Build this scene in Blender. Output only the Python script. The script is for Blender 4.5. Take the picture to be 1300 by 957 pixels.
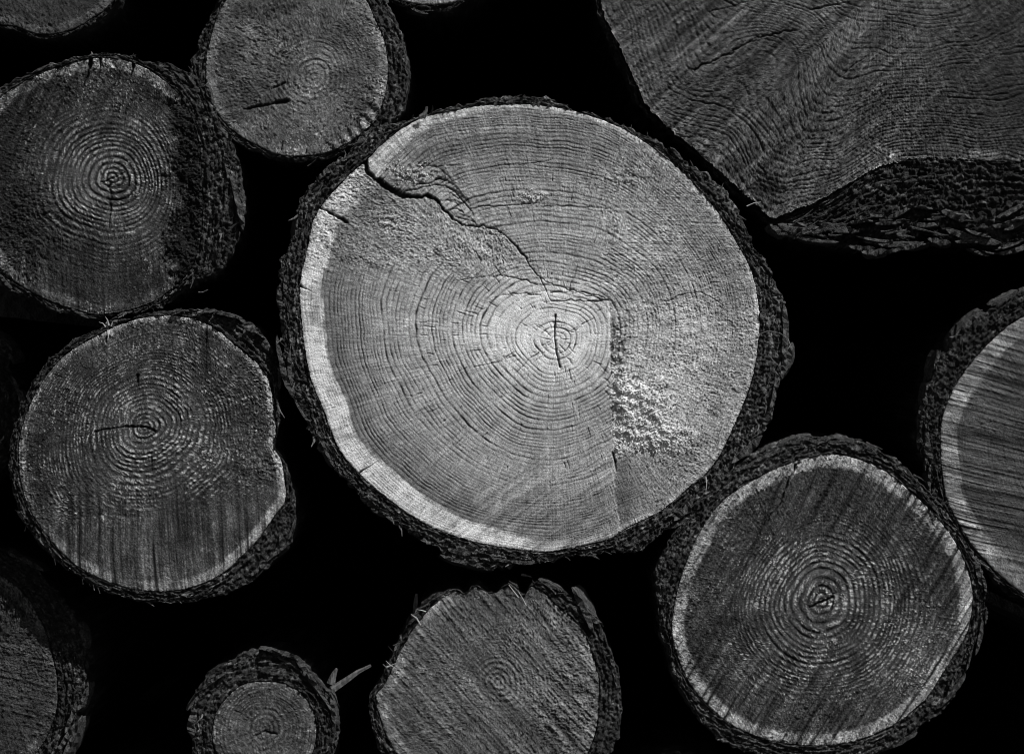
import bpy, math, random
import numpy as np

for o in list(bpy.data.objects):
    bpy.data.objects.remove(o)
S = bpy.context.scene
COL = S.collection
rad = math.radians

# ------------------------------------------------------------------ camera, sky, sun, exposure
CAMD = 5.0                                   # metres from the log ends
cam = bpy.data.cameras.new("camera"); camo = bpy.data.objects.new("camera", cam); COL.objects.link(camo)
camo.location = (0, -CAMD, 0); camo.rotation_euler = (rad(90), 0, 0)
cam.sensor_width = 36; cam.lens = 36*CAMD/1.3; cam.clip_end = 200; cam.clip_start = 0.1
S.camera = camo
S.cycles.filter_width = 1.0
SUN = np.array([0.46, -0.42, 0.78]); SUN /= np.linalg.norm(SUN)     # towards the sun: above, to the right, behind the camera
w = bpy.data.worlds.new("World"); S.world = w; w.use_nodes = True
nt = w.node_tree; nt.nodes.clear()
sky = nt.nodes.new('ShaderNodeTexSky'); sky.sky_type = 'NISHITA'; sky.sun_disc = False
sky.sun_elevation = math.asin(SUN[2]); sky.sun_rotation = math.atan2(SUN[0], SUN[1])
bw = nt.nodes.new('ShaderNodeRGBToBW'); bg = nt.nodes.new('ShaderNodeBackground'); wo = nt.nodes.new('ShaderNodeOutputWorld')
bg.inputs['Strength'].default_value = 0.05
nt.links.new(sky.outputs[0], bw.inputs[0]); nt.links.new(bw.outputs[0], bg.inputs[0]); nt.links.new(bg.outputs[0], wo.inputs[0])
sl = bpy.data.lights.new("sun", 'SUN'); slo = bpy.data.objects.new("sun", sl); COL.objects.link(slo)
sl.energy = 5.0; sl.angle = rad(0.5); sl.color = (1, 1, 1)          # a black and white photograph: neutral light
from mathutils import Vector
slo.rotation_euler = Vector(SUN).to_track_quat('Z', 'Y').to_euler(); slo.location = (2, -3, 3)
S.view_settings.view_transform = 'Standard'; S.view_settings.look = 'None'
S.view_settings.exposure = -0.25; S.view_settings.gamma = 1; S.view_settings.use_curve_mapping = False

# ------------------------------------------------------------------ helpers
rnd = random.Random(7)
def tag(o, label=None, cat=None, group=None, kind=None):
    if label: o['label'] = label
    if cat: o['category'] = cat
    if group: o['group'] = group
    if kind: o['kind'] = kind
    return o

def hash3(ix, iy, iz, seed):
    h = (ix*374761393 + iy*668265263 + iz*2147483647 + seed*974634777) & 0xffffffff
    h = ((h ^ (h >> 13)) * 1274126177) & 0xffffffff
    h = ((h ^ (h >> 16)) * 2246822519) & 0xffffffff
    return ((h ^ (h >> 15)) & 0xffffff) / float(0xffffff) * 2 - 1
def vn2(x, y, seed=0):
    ix = np.floor(x).astype(np.int64); iy = np.floor(y).astype(np.int64)
    fx = x-ix; fy = y-iy; fx = fx*fx*(3-2*fx); fy = fy*fy*(3-2*fy); z = 0
    a = hash3(ix, iy, z, seed); b = hash3(ix+1, iy, z, seed); c = hash3(ix, iy+1, z, seed); d = hash3(ix+1, iy+1, z, seed)
    return (a*(1-fx)+b*fx)*(1-fy) + (c*(1-fx)+d*fx)*fy
def fbm2(x, y, seed=0, oct=3, gain=.5):
    s = 0; a = 1; t = 0
    for k in range(oct):
        s = s + a*vn2(x*2.03**k+17*k, y*2.03**k-9*k, seed+k); t += a; a *= gain
    return s/t
def vn3(x, y, z, seed=0):
    iz = np.floor(z).astype(np.int64); fz = z-iz; fz = fz*fz*(3-2*fz)
    ix = np.floor(x).astype(np.int64); iy = np.floor(y).astype(np.int64)
    fx = x-ix; fy = y-iy; fx = fx*fx*(3-2*fx); fy = fy*fy*(3-2*fy)
    r = []
    for q in (0, 1):
        a = hash3(ix, iy, iz+q, seed); b = hash3(ix+1, iy, iz+q, seed); c = hash3(ix, iy+1, iz+q, seed); d = hash3(ix+1, iy+1, iz+q, seed)
        r.append((a*(1-fx)+b*fx)*(1-fy) + (c*(1-fx)+d*fx)*fy)
    return r[0]*(1-fz)+r[1]*fz
def fbm3(x, y, z, seed=0, oct=3, gain=.5):
    s = 0; a = 1; t = 0
    for k in range(oct):
        s = s + a*vn3(x*2.03**k+17*k, y*2.03**k-9*k, z*2.03**k+5*k, seed+k); t += a; a *= gain
    return s/t
def sm(x, a, b):
    t = np.clip((x-a)/(b-a), 0, 1); return t*t*(3-2*t)

def make_mesh(name, V, F, tone=None, gloss=None, smooth=True):
    me = bpy.data.meshes.new(name)
    me.vertices.add(len(V)); me.vertices.foreach_set('co', np.ascontiguousarray(V, dtype=np.float32).ravel())
    F = np.asarray(F, dtype=np.int32); n, k = F.shape
    me.loops.add(n*k); me.loops.foreach_set('vertex_index', F.ravel())
    me.polygons.add(n); me.polygons.foreach_set('loop_start', np.arange(0, n*k, k, dtype=np.int32))
    me.polygons.foreach_set('loop_total', np.full(n, k, dtype=np.int32))
    me.polygons.foreach_set('use_smooth', np.full(n, smooth, dtype=bool))
    if tone is not None:
        a = me.attributes.new('tone', 'FLOAT', 'POINT'); a.data.foreach_set('value', np.ascontiguousarray(tone, dtype=np.float32))
    me.update(calc_edges=True); me.validate()
    return me
def link(name, me, mat, parent=None):
    o = bpy.data.objects.new(name, me); COL.objects.link(o)
    if mat and not me.materials: me.materials.append(mat)
    if parent: o.parent = parent
    return o

# ------------------------------------------------------------------ materials
def mat(name, attr=False, base=.3, var=.3, scale=700, stretch=(1, 1, 1), rough=.7, spec=.3, bump=.3, bdist=.0006, scale2=60):
    m = bpy.data.materials.new(name); m.use_nodes = True; t = m.node_tree; n = t.nodes; L = t.links
    b = n['Principled BSDF']; b.inputs['Roughness'].default_value = rough; b.inputs['Specular IOR Level'].default_value = spec
    tc = n.new('ShaderNodeTexCoord'); mp = n.new('ShaderNodeMapping'); mp.inputs['Scale'].default_value = stretch
    L.new(tc.outputs['Object'], mp.inputs[0])
    nz = n.new('ShaderNodeTexNoise'); nz.inputs['Scale'].default_value = scale; nz.inputs['Detail'].default_value = 3; nz.inputs['Roughness'].default_value = .7
    n2 = n.new('ShaderNodeTexNoise'); n2.inputs['Scale'].default_value = scale2; n2.inputs['Detail'].default_value = 4
    L.new(mp.outputs[0], nz.inputs['Vector']); L.new(mp.outputs[0], n2.inputs['Vector'])
    mr = n.new('ShaderNodeMapRange'); mr.inputs['From Min'].default_value = .3; mr.inputs['From Max'].default_value = .7
    mr.inputs['To Min'].default_value = 1-var; mr.inputs['To Max'].default_value = 1+var; L.new(nz.outputs[0], mr.inputs[0])
    m2 = n.new('ShaderNodeMapRange'); m2.inputs['From Min'].default_value = .3; m2.inputs['From Max'].default_value = .7
    m2.inputs['To Min'].default_value = 1-var*.6; m2.inputs['To Max'].default_value = 1+var*.6; L.new(n2.outputs[0], m2.inputs[0])
    mu = n.new('ShaderNodeMath'); mu.operation = 'MULTIPLY'; L.new(mr.outputs[0], mu.inputs[0]); L.new(m2.outputs[0], mu.inputs[1])
    mv = n.new('ShaderNodeMath'); mv.operation = 'MULTIPLY'; L.new(mu.outputs[0], mv.inputs[0])
    if attr:
        at = n.new('ShaderNodeAttribute'); at.attribute_name = 'tone'; L.new(at.outputs['Fac'], mv.inputs[1])
    else: mv.inputs[1].default_value = base
    L.new(mv.outputs[0], b.inputs['Base Color'])
    bp = n.new('ShaderNodeBump'); bp.inputs['Strength'].default_value = bump; bp.inputs['Distance'].default_value = bdist
    L.new(nz.outputs[0], bp.inputs['Height']); L.new(bp.outputs[0], b.inputs['Normal'])
    return m
M_WOOD = mat('dry_end_grain', attr=True, var=.38, rough=.7, spec=.25, bump=.9, bdist=.0011, scale=640)
M_WET = mat('resinous_end_grain', attr=True, var=.40, rough=.30, spec=.9, bump=1.0, bdist=.0026, scale=480)
_t = M_WET.node_tree; _m = _t.nodes.new('ShaderNodeMapRange')     # only the pale painted resin glints are glossy
_m.inputs['From Min'].default_value = .10; _m.inputs['From Max'].default_value = .26; _m.inputs['To Min'].default_value = .04; _m.inputs['To Max'].default_value = 1.0
_t.links.new([n for n in _t.nodes if n.type == 'ATTRIBUTE'][0].outputs['Fac'], _m.inputs[0]); _t.links.new(_m.outputs[0], _t.nodes['Principled BSDF'].inputs['Specular IOR Level'])
M_BARK = mat('bark', attr=True, var=.75, rough=.8, spec=.25, bump=1.0, bdist=.0022, scale=560, scale2=110)
M_SPLINT = mat('torn_wood', base=.5, var=.3, rough=.7, spec=.2, bump=.5)
M_FLAKE = mat('bark_flake', base=.06, var=.8, rough=.85, spec=.2, bump=1, bdist=.0025, scale=420, scale2=120)
M_DUST = mat('sawdust', base=.60, var=.35, rough=.9, spec=.1, bump=.3)
M_LEAF = mat('dry_leaf', base=.13, var=.7, rough=.7, spec=.2, bump=.9, bdist=.002, scale=260, stretch=(1, 1, .3))
M_SOIL = mat('soil', base=.05, var=.5, rough=1, spec=.05, bump=.8, bdist=.02, scale=60, scale2=6)

# ------------------------------------------------------------------ ground: soil under the stack, plus a bank added behind to keep gaps dark
def ground():
    xs = np.concatenate([np.linspace(-60, -3, 20), np.linspace(-2.8, 2.8, 60), np.linspace(3, 60, 20)])
    ys = np.concatenate([np.linspace(-60, -6, 15), np.linspace(-5.5, 1.9, 25), np.linspace(2.0, 2.6, 25), np.linspace(2.8, 5, 10), np.linspace(6, 60, 20)])
    X, Y = np.meshgrid(xs, ys)
    Z = -1.33 + .03*fbm2(X*2, Y*2, 3) + 4.6*sm(Y, 2.12, 2.5)
    V = np.stack([X, Y, Z], -1).reshape(-1, 3); nx, ny = len(xs), len(ys)
    I = np.arange(nx*ny).reshape(ny, nx)
    F = np.stack([I[:-1, :-1], I[:-1, 1:], I[1:, 1:], I[1:, :-1]], -1).reshape(-1, 4)
    tag(link('ground', make_mesh('ground', V, F), M_SOIL), kind='structure')
ground()

# ------------------------------------------------------------------ outlines
def closed_curve(pts, n=24):
    P = np.array(pts, float); out = []
    m = len(P)
    for i in range(m):
        p0, p1, p2, p3 = P[i-1], P[i], P[(i+1) % m], P[(i+2) % m]
        for t in np.arange(n)/n:
            out.append(.5*((2*p1)+(-p0+p2)*t+(2*p0-5*p1+4*p2-p3)*t*t+(-p0+3*p1-3*p2+p3)*t**3))
    return np.array(out)
class Outline:
    def __init__(s, pts, c):
        s.c = np.array(c, float); P = closed_curve(pts)-s.c
        a = np.arctan2(P[:, 1], P[:, 0]); r = np.hypot(P[:, 0], P[:, 1]); k = np.argsort(a); a = a[k]; r = r[k]
        s.a = np.concatenate([a-2*np.pi, a, a+2*np.pi]); s.r = np.concatenate([r, r, r])
    def R(s, phi):
        phi = (phi+np.pi) % (2*np.pi)-np.pi
        return np.interp(phi, s.a, s.r)
def circ(cx, cy, r, wob=.03, seed=1, n=16):
    q = random.Random(seed)
    return [(cx+r*(1+q.uniform(-wob, wob))*math.cos(2*math.pi*i/n), cy+r*(1+q.uniform(-wob, wob))*math.sin(2*math.pi*i/n)) for i in range(n)]

class Raster:                                 # cuts and checks drawn as depth, in half millimetres
    def __init__(s, x0, y0, x1, y1, k=2):
        s.x0, s.y0, s.k = x0, y0, k; s.A = np.zeros((int((y1-y0)*k)+8, int((x1-x0)*k)+8), np.float32)
    def line(s, pts, w0, w1, d0, d1, jit=0, seed=0):
        P = np.array(pts, float); seg = np.hypot(*(P[1:]-P[:-1]).T); L = np.concatenate([[0], np.cumsum(seg)])
        n = max(2, int(L[-1]*4)); u = np.linspace(0, L[-1], n)
        x = np.interp(u, L, P[:, 0]); y = np.interp(u, L, P[:, 1]); t = u/L[-1]
        if jit:
            q = vn2(u/6, u*0+seed, seed)*jit+vn2(u/2.1, u*0+seed, seed+3)*jit*.4; y = y+q; x = x+vn2(u/6, u*0+seed+9, seed)*jit
        w_ = w0+(w1-w0)*t; d = d0+(d1-d0)*t
        w_ = w_*(1+.35*vn2(u/3, u*0+seed, seed+5)+.35*vn2(u/9, u*0+seed, seed+6)); d = d*(1+.4*vn2(u/5, u*0+seed, seed+7))
        R = int(math.ceil(max(w0, w1)*1.6*s.k))+1
        cx = (x-s.x0)*s.k; cy = (y-s.y0)*s.k; ix = np.round(cx).astype(int); iy = np.round(cy).astype(int)
        H, W = s.A.shape
        for dx in range(-R, R+1):
            for dy in range(-R, R+1):
                jx = ix+dx; jy = iy+dy; ok = (jx >= 0) & (jy >= 0) & (jx < W) & (jy < H)
                dist = np.hypot(jx-cx, jy-cy)/s.k
                v = d*np.clip(1.35-dist/np.maximum(w_*.5, .35), 0, 1)
                np.maximum.at(s.A, (jy[ok], jx[ok]), v[ok].astype(np.float32))
    def get(s, x, y):
        fx = np.clip((x-s.x0)*s.k, 0, s.A.shape[1]-2); fy = np.clip((y-s.y0)*s.k, 0, s.A.shape[0]-2)
        ix = fx.astype(int); iy = fy.astype(int); fx = fx-ix; fy = fy-iy
        A = s.A
        return (A[iy, ix]*(1-fx)+A[iy, ix+1]*fx)*(1-fy)+(A[iy+1, ix]*(1-fx)+A[iy+1, ix+1]*fx)*fy

def to_world(px, py, y):                       # a millimetre on the stack's face per unit; y = how far the face stands back
    k = (CAMD+y)/CAMD
    return (px-650)/1000*k, (478.5-py)/1000*k

# ------------------------------------------------------------------ the log builder
class Log:
    def __init__(s, **k):
        s.__dict__.update(dict(tone=.3, sapw=14, saptone=.5, ringsp=5, ringdep=.35, ringtone=.35, rough=.3, saws=[], tilt=(0, 0), extra=None,
                               res=1.15, mat=M_WOOD, bark=.09, length=2.3, seed=1, checks=0, checklen=(4, 14), barkres=1.3, flakes=0, barkamp=5,
                               cracks=[], pinch=None, sapvar=.3, warp=3, mottled=.22, grit=.42, pits=.6, specks=0, ray=.22, y=0, jag=.6, pithsp=1.25, blot=.25, frontrough=4.2))
        s.__dict__.update(k)
        if not hasattr(s, 'pith'): s.pith = s.c
        s.O = Outline(s.wood, s.c)
        s.OB = Outline(s.outer, s.c)
        s.OP = Outline(s.wood, s.pith)
        ph = np.linspace(-np.pi, np.pi, 720); s.Rm = s.O.R(ph).mean()
        P = closed_curve(s.wood)
        x0, y0 = P.min(0)-4; x1, y1 = P.max(0)+4
        s.ras = Raster(x0, y0, x1, y1)
        for c in s.cracks: s.ras.line(*c)
        q = random.Random(s.seed)
        for i in range(s.checks):
            a = q.uniform(0, 2*math.pi); rr = s.Rm*(q.uniform(0.03, .8)**1.15); l = q.uniform(*s.checklen)*(1+rr/s.Rm*.3); a2 = a+q.uniform(-.25, .25)
            x = s.pith[0]+rr*math.cos(a); y = s.pith[1]+rr*math.sin(a)
            if getattr(s, 'checkok', None) and not s.checkok(x, y): continue
            s.ras.line([(x, y), (x+l*math.cos(a2), y+l*math.sin(a2))], .9, .5, 1.4, .5, .5, i)
    def rings(s, X, Y):
        dx = X-s.pith[0]; dy = Y-s.pith[1]; r = np.hypot(dx, dy); b = s.OP.R(np.arctan2(dy, dx)); t = np.clip(r/b, 0, 1)
        beff = s.Rm*(1-t)+b*t
        u = r*s.Rm/beff
        if s.pinch:
            for (x, y, R, a) in s.pinch: u = u+a*np.exp(-((X-x)**2+(Y-y)**2)/R**2)
        u = u+s.warp*fbm2(X/70, Y/70, s.seed+40, 2)*np.clip(r/35, 0, 1)+.9*fbm2(X/10, Y/10, s.seed+41, 2)*np.clip(r/25, 0, 1)
        an = np.arctan2(dy, dx); u = u+r*(.045*np.sin(2*an+s.seed)+.03*np.sin(3*an+s.seed*2.3)+.015*np.sin(5*an+s.seed*.7))*(1-t)*1.6
        d = (1-t)*b
        return u, d, t
    def surf(s, X, Y):                        # height towards the camera in mm, and the tone of the wood
        u, d, t = s.rings(X, Y)
        un = u/s.Rm
        sp = s.ringsp*(s.pithsp-(s.pithsp-.62)*un)          # rings narrow outwards
        g = np.log(np.maximum(1-(s.pithsp-.62)/s.pithsp*un, .05))*(-s.Rm/(s.ringsp*(s.pithsp-.62)))
        g = g+.35*np.sin(g*.37+s.seed)+.3*np.sin(g*.83)
        fi = np.floor(g).astype(np.int64); f = g-fi
        rv = (hash3(fi, fi*0, fi*0, s.seed)*.5+.5)**1.2*1.1; g = g+.22*fbm2(g*.45, X*0+1, s.seed+45, 2)
        late = np.exp(-((f-.72)/.15)**2)*(.45+.75*rv)
        h = np.zeros_like(X); brk = np.clip(.75+.7*fbm2(X/11, Y/11, s.seed+60, 2), .1, 1.3)
        amp = 1.0
        rg = s.rough*(1+.5*fbm2(X/30, Y/30, s.seed+7, 2))
        tone = np.full_like(X, s.tone)
        tone = tone*(1+.12*(np.sin(g*.21+1)+.5*np.sin(g*.09)))*np.exp(1.2*s.blot*fbm2(X/40, Y/40, s.seed+9, 4, .65))
        ringm = np.ones_like(X); sawm = np.ones_like(X)
        ex = {}
        if s.extra:
            ex = s.extra(s, X, Y, u, d)
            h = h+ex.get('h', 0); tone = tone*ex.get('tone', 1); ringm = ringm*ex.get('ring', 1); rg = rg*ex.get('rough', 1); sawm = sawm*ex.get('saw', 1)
        sp_ = s.sapw(np.arctan2(Y-s.c[1], X-s.c[0])) if callable(s.sapw) else s.sapw
        sp_ = sp_*(1+.18*fbm2(X/50, Y/50, s.seed+12, 2))
        sap = sm(sp_-d+1.6*fbm2(X/5, Y/5, s.seed+14, 2), -3.2, 3.2)
        tone = tone*(1-sap)+s.saptone*np.exp(.8*fbm2(X/22, Y/22, s.seed+13, 3, .7))*(ex.get('saptone', 1))*sap
        isap = d < sp_
        h = h-s.ringdep*late*brk*ringm*(1-.5*sap)
        tone = tone*(1-s.ringtone*late*brk*ringm*(1-.45*sap))
        for (ang, spc, am, mask, tm) in s.saws:
            ca, sa = math.cos(rad(ang)), math.sin(rad(ang))
            v = -X*sa+Y*ca+4*fbm2(X/120, Y/120, s.seed+20, 2); al = X*ca+Y*sa
            m = (mask(X, Y) if mask else 1.0)*sawm
            n = .6*vn2(v/spc, al/90, s.seed+21)+.5*vn2(v/(spc*.45), al/45, s.seed+22)+.35*vn2(v/(spc*2.7), al/160, s.seed+23)
            h = h+am*n*m; tone = tone*(1+tm*n*m)
        n1 = fbm2(X/2.6, Y/2.6, s.seed+2, 3, .65); n2_ = fbm2(X/9, Y/9, s.seed+3, 2)
        h = h+rg*(n1*1.0+n2_*.7)
        tone = tone*(1+s.mottled*n1)
        ga = fbm2(X/1.45, Y/1.45, s.seed+30, 2, .8); gp = fbm2(X/2.3+.3*g, Y/2.3, s.seed+33, 2, .7)
        gm = np.clip(.35+.65*rg/max(s.rough, .01), .25, 1.6)*ex.get('grit', 1)
        tone = tone*(1+s.grit*gm*np.clip(ga*1.9, -1, 1.2))*(1-s.pits*sm(gp, .12, .42)*np.clip(gm, 0, 1.15))
        h = h+rg*.55*ga-.5*sm(gp, .12, .42)*rg
        if s.specks:  # glints painted into the tone as pale dashes and dots
            an = np.arctan2(Y-s.pith[1], X-s.pith[0])*u
            rid = .5+.5*np.cos(2*np.pi*(f-.22+.12*ga)); dash = fbm2(fi*3.7, an/3.4, s.seed+36, 2, .7); cl_ = np.clip(.7+.9*fbm2(X/28, Y/28, s.seed+37, 2), 0, 1)*ex.get('speck', 1)
            k_ = rid**1.5*sm(dash+.35*ga, 0, .3)*cl_; tone = tone*(1+1.4*s.specks*k_)*(1-.42*(1-rid)*np.clip(cl_, 0, 1)); h = h+(.3*rid+.9*k_)*np.clip(cl_, 0, 1)
            k2 = sm(fbm2(X/1.9, Y/1.9, s.seed+38, 2, .7), .3, .55)*np.clip(.35+1.2*fbm2(X/22, Y/22, s.seed+39, 2), 0, 1)*ex.get('glint', 1); tone = tone*(1+1.8*s.specks*k2); h = h+.9*k2
        an2 = np.arctan2(Y-s.pith[1], X-s.pith[0]); ry = fbm2(an2*s.Rm/1.7+.02*u*np.sin(an2*3), u/22, s.seed+46, 2, .7)*np.clip(u/30, 0, 1)*ex.get('ray', 1)
        tone = tone*(1+s.ray*np.clip(ry*1.8, -1, 1)); h = h+.28*ry
        h = h+.8*fbm2(X/80, Y/80, s.seed+5, 2)
        h = h-s.tilt[0]*(X-s.c[0])-s.tilt[1]*(s.c[1]-Y)
        cr = s.ras.get(X, Y)
        h = h-cr*1.6
        tone = tone*np.clip(1-.35*cr, .12, 1)
        h = h-.8*np.exp(-d/1.6)              # the rim worn back a little
        return h, np.clip(tone, .015, .85), isap
    def build(s, name, label, cat='log', group='logs of the stack'):
        root = bpy.data.objects.new(name, None); COL.objects.link(root); root.empty_display_size = .05
        wx, wz = to_world(s.c[0], s.c[1], s.y); root.location = (wx, s.y, wz)
        tag(root, label, cat, group); s.root = root
        k = (CAMD+s.y)/CAMD/1000
        s.k = k
        def W(X, Y, H):                       # px, px, mm towards camera -> local metres
            return np.stack([(X-s.c[0])*k, -H/1000, (s.c[1]-Y)*k], -1)
        s.W = W
        # --- end grain
        n = int(2*s.Rm*.93/s.res); a = np.linspace(-1, 1, n+1); A, B = np.meshgrid(a, a)
        m = np.abs(A) > np.abs(B)
        with np.errstate(divide='ignore', invalid='ignore'):
            r = np.where(m, A, B)
            ph = np.where(m, np.pi/4*np.where(m, B/np.where(A == 0, 1, A), 0), np.pi/2-np.pi/4*(A/np.where(B == 0, 1, B)))
        ph = np.where(r < 0, ph+np.pi, ph); rr = np.abs(r)
        R = s.O.R(ph)
        arcx = np.cos(ph)*R/5; arcy = np.sin(ph)*R/5
        R = R+s.jag*rr**6*(fbm2(arcx, arcy, s.seed+70, 3, .7)*1.6)
        X = s.c[0]+rr*R*np.cos(ph); Y = s.c[1]+rr*R*np.sin(ph)
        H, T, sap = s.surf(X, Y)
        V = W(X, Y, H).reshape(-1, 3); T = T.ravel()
        I = np.arange((n+1)**2).reshape(n+1, n+1)
        F = np.stack([I[:-1, :-1], I[1:, :-1], I[1:, 1:], I[:-1, 1:]], -1).reshape(-1, 4)
        # make faces point towards the camera (-Y)
        p = V[F[len(F)//3]]; nn = np.cross(p[1]-p[0], p[2]-p[0])
        if nn[1] > 0: F = F[:, ::-1]
        fs = sap.ravel()[F].mean(1) > .5
        per = np.concatenate([I[0, :-1], I[:-1, -1], I[-1, :0:-1], I[:0:-1, 0]])
        SV = [V]; ST = [T]; SF = []
        base = len(V); prev = per; Np = len(per)
        for j, back in enumerate((.012, .06, .3)):
            q = V[per].copy(); q[:, 1] = back; SV.append(q); ST.append(np.full(Np, .05))
            cur = base+np.arange(Np); base += Np
            SF.append(np.stack([prev, np.roll(prev, -1), np.roll(cur, -1), cur], -1)); prev = cur
        AV = np.concatenate(SV); AT = np.concatenate(ST)
        SF = np.concatenate(SF)
        cen = AV[SF].mean(1); p = AV[SF]; nn = np.cross(p[:, 1]-p[:, 0], p[:, 2]-p[:, 0]); 
        if (nn*cen)[:, [0, 2]].sum() < 0: SF = SF[:, ::-1]
        def sub(F_, nm):
            if len(F_) == 0: return
            u_, inv = np.unique(F_, return_inverse=True)
            link(nm, make_mesh(nm, AV[u_], inv.reshape(F_.shape), AT[u_]), s.mat, root)
        sub(F[~fs], 'heartwood'); sub(np.concatenate([F[fs], SF]), 'sapwood')
        # --- bark: cut front, ragged rim, rough side running back
        na = int(2*np.pi*s.Rm*1.06/s.barkres); ph = np.linspace(-np.pi, np.pi, na, endpoint=False)
        Ri = s.O.R(ph)+.6; Ro = s.OB.R(ph); th = np.maximum(Ro-Ri, 2.0)
        cx, cy = np.cos(ph), np.sin(ph)
        nr = max(4, int(np.percentile(th, 92)/s.barkres))
        rows = [(0, 30.), (0, 6.)]+[(q/nr, 1.) for q in range(nr+1)]
        yb = [4, 8, 13, 19, 26, 34, 44, 56, 72, 95, 130, 180, 260, 400, 620, 950, 1400, s.length*1000]
        rows += [(1, float(q)) for q in yb]
        Vs = []; Ts = []
        for i, (wf, back) in enumerate(rows):
            Rr = Ri+th*wf
            px, py = Rr*cx, Rr*cy
            e = wf if back <= 6 else (0 if wf == 0 else 1)
            zz = np.full(na, back/55.)
            big = fbm3(px/26, py/26, zz*.6, s.seed+80, 3, .6); fine = fbm3(px/6, py/6, zz*2.2, s.seed+81, 3, .7)
            ridge = 1-np.abs(fbm3(px/13, py/13, zz*.35, s.seed+82, 2))*3.0
            disp = (big*s.barkamp*1.1+fine*s.barkamp*.55+ridge*s.barkamp*.25)*e**1.5*min(1, .45+th.mean()/25)
            Rr = np.maximum(Rr+disp, Ri+.2)
            if wf > 0 or back <= 1:
                lay = fbm3(cx*s.Rm/14, cy*s.Rm/14, np.full(na, wf)*th/2.2, s.seed+83, 3, .65)
                fr = s.frontrough*(lay*1.3+fbm3(px/3.4, py/3.4, zz*0+wf*3, s.seed+84, 3, .8)*1.3)
            else: fr = 0
            yy = back+.6+(fr if back <= 1 else fr*max(0, 1-back/40.))+3.0*e*(back <= 4)*np.maximum(big, -.2)
            if back == 1: yy = yy+2.2*wf**3
            yy = yy+s.tilt[0]*Ri*cx-s.tilt[1]*Ri*cy
            Vs.append(np.stack([Rr*cx*k, yy/1000, -Rr*cy*k], -1))
            pn = fbm3(px/2.2, py/2.2, zz*6+wf*3, s.seed+86, 2, .8); st = fbm3(cx*s.Rm/11, cy*s.Rm/11, wf*th/2.0+zz, s.seed+87, 3, .8)
            tt = s.bark*.42*np.exp(1.3*fbm3(px/7, py/7, zz*3+wf*4, s.seed+85, 3, .7)+1.1*pn+.8*big+2.2*st)*(1-.7*sm(-(fine+.6*pn), .1, .45))
            if getattr(s, 'barktone', None): tt = tt*s.barktone(s.c[0]+px, s.c[1]+py)
            Ts.append(np.clip(tt, .012, .4))
        V = np.concatenate(Vs); T = np.concatenate(Ts); nrw = len(rows)
        I = np.arange(nrw*na).reshape(nrw, na)
        F = np.stack([I[:-1], np.roll(I, -1, 1)[:-1], np.roll(I, -1, 1)[1:], I[1:]], -1).reshape(-1, 4)
        p = V[F[(nrw-2)*na+3]]; nn = np.cross(p[1]-p[0], p[2]-p[0]); cc = p.mean(0)
        if nn[0]*cc[0]+nn[2]*cc[2] < 0: F = F[:, ::-1]
        # closed far end
        link('bark', make_mesh('bark', V, F, T), M_BARK, root)
        s.Rows = (ph, Ri, Ro)
        if s.flakes: s.add_flakes()
        return root
    def place(s, px, py, h):                   # local metres of a spot on the face, h mm proud of the log's plane
        return Vector(((px-s.c[0])*s.k, -h/1000, (s.c[1]-py)*s.k))
    def add_flakes(s):
        q = random.Random(s.seed+500)
        for i in range(s.flakes):
            a = q.uniform(-math.pi, math.pi)
            lo, hi = getattr(s, 'flakearc', (None, None))
            if lo is not None: a = q.uniform(lo, hi)
            Ro = float(s.OB.R(a)); Ri = float(s.O.R(a)); th = Ro-Ri
            if th < 5: continue
            r = Ro-q.uniform(-.10, .38)*th
            o = bpy.data.objects.new('bark_flake', q.choice(FLAKES)); COL.objects.link(o); o.parent = s.root
            x = r*math.cos(a); y = r*math.sin(a)
            da = .02; x2 = float(s.OB.R(a+da))*math.cos(a+da)-Ro*math.cos(a); y2 = float(s.OB.R(a+da))*math.sin(a+da)-Ro*math.sin(a)
            o.location = (x*s.k, q.uniform(-.0015, .006), -y*s.k)
            o.rotation_euler = (q.uniform(-.2, .2), math.atan2(y2, x2)+q.uniform(-.28, .28), q.uniform(-.15, .15))
            sc = min(1.25, max(.45, th/22))*q.uniform(.6, 1.15); o.scale = (sc*q.uniform(.7, 1.3), sc, sc*q.uniform(.6, 1.1))

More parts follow.
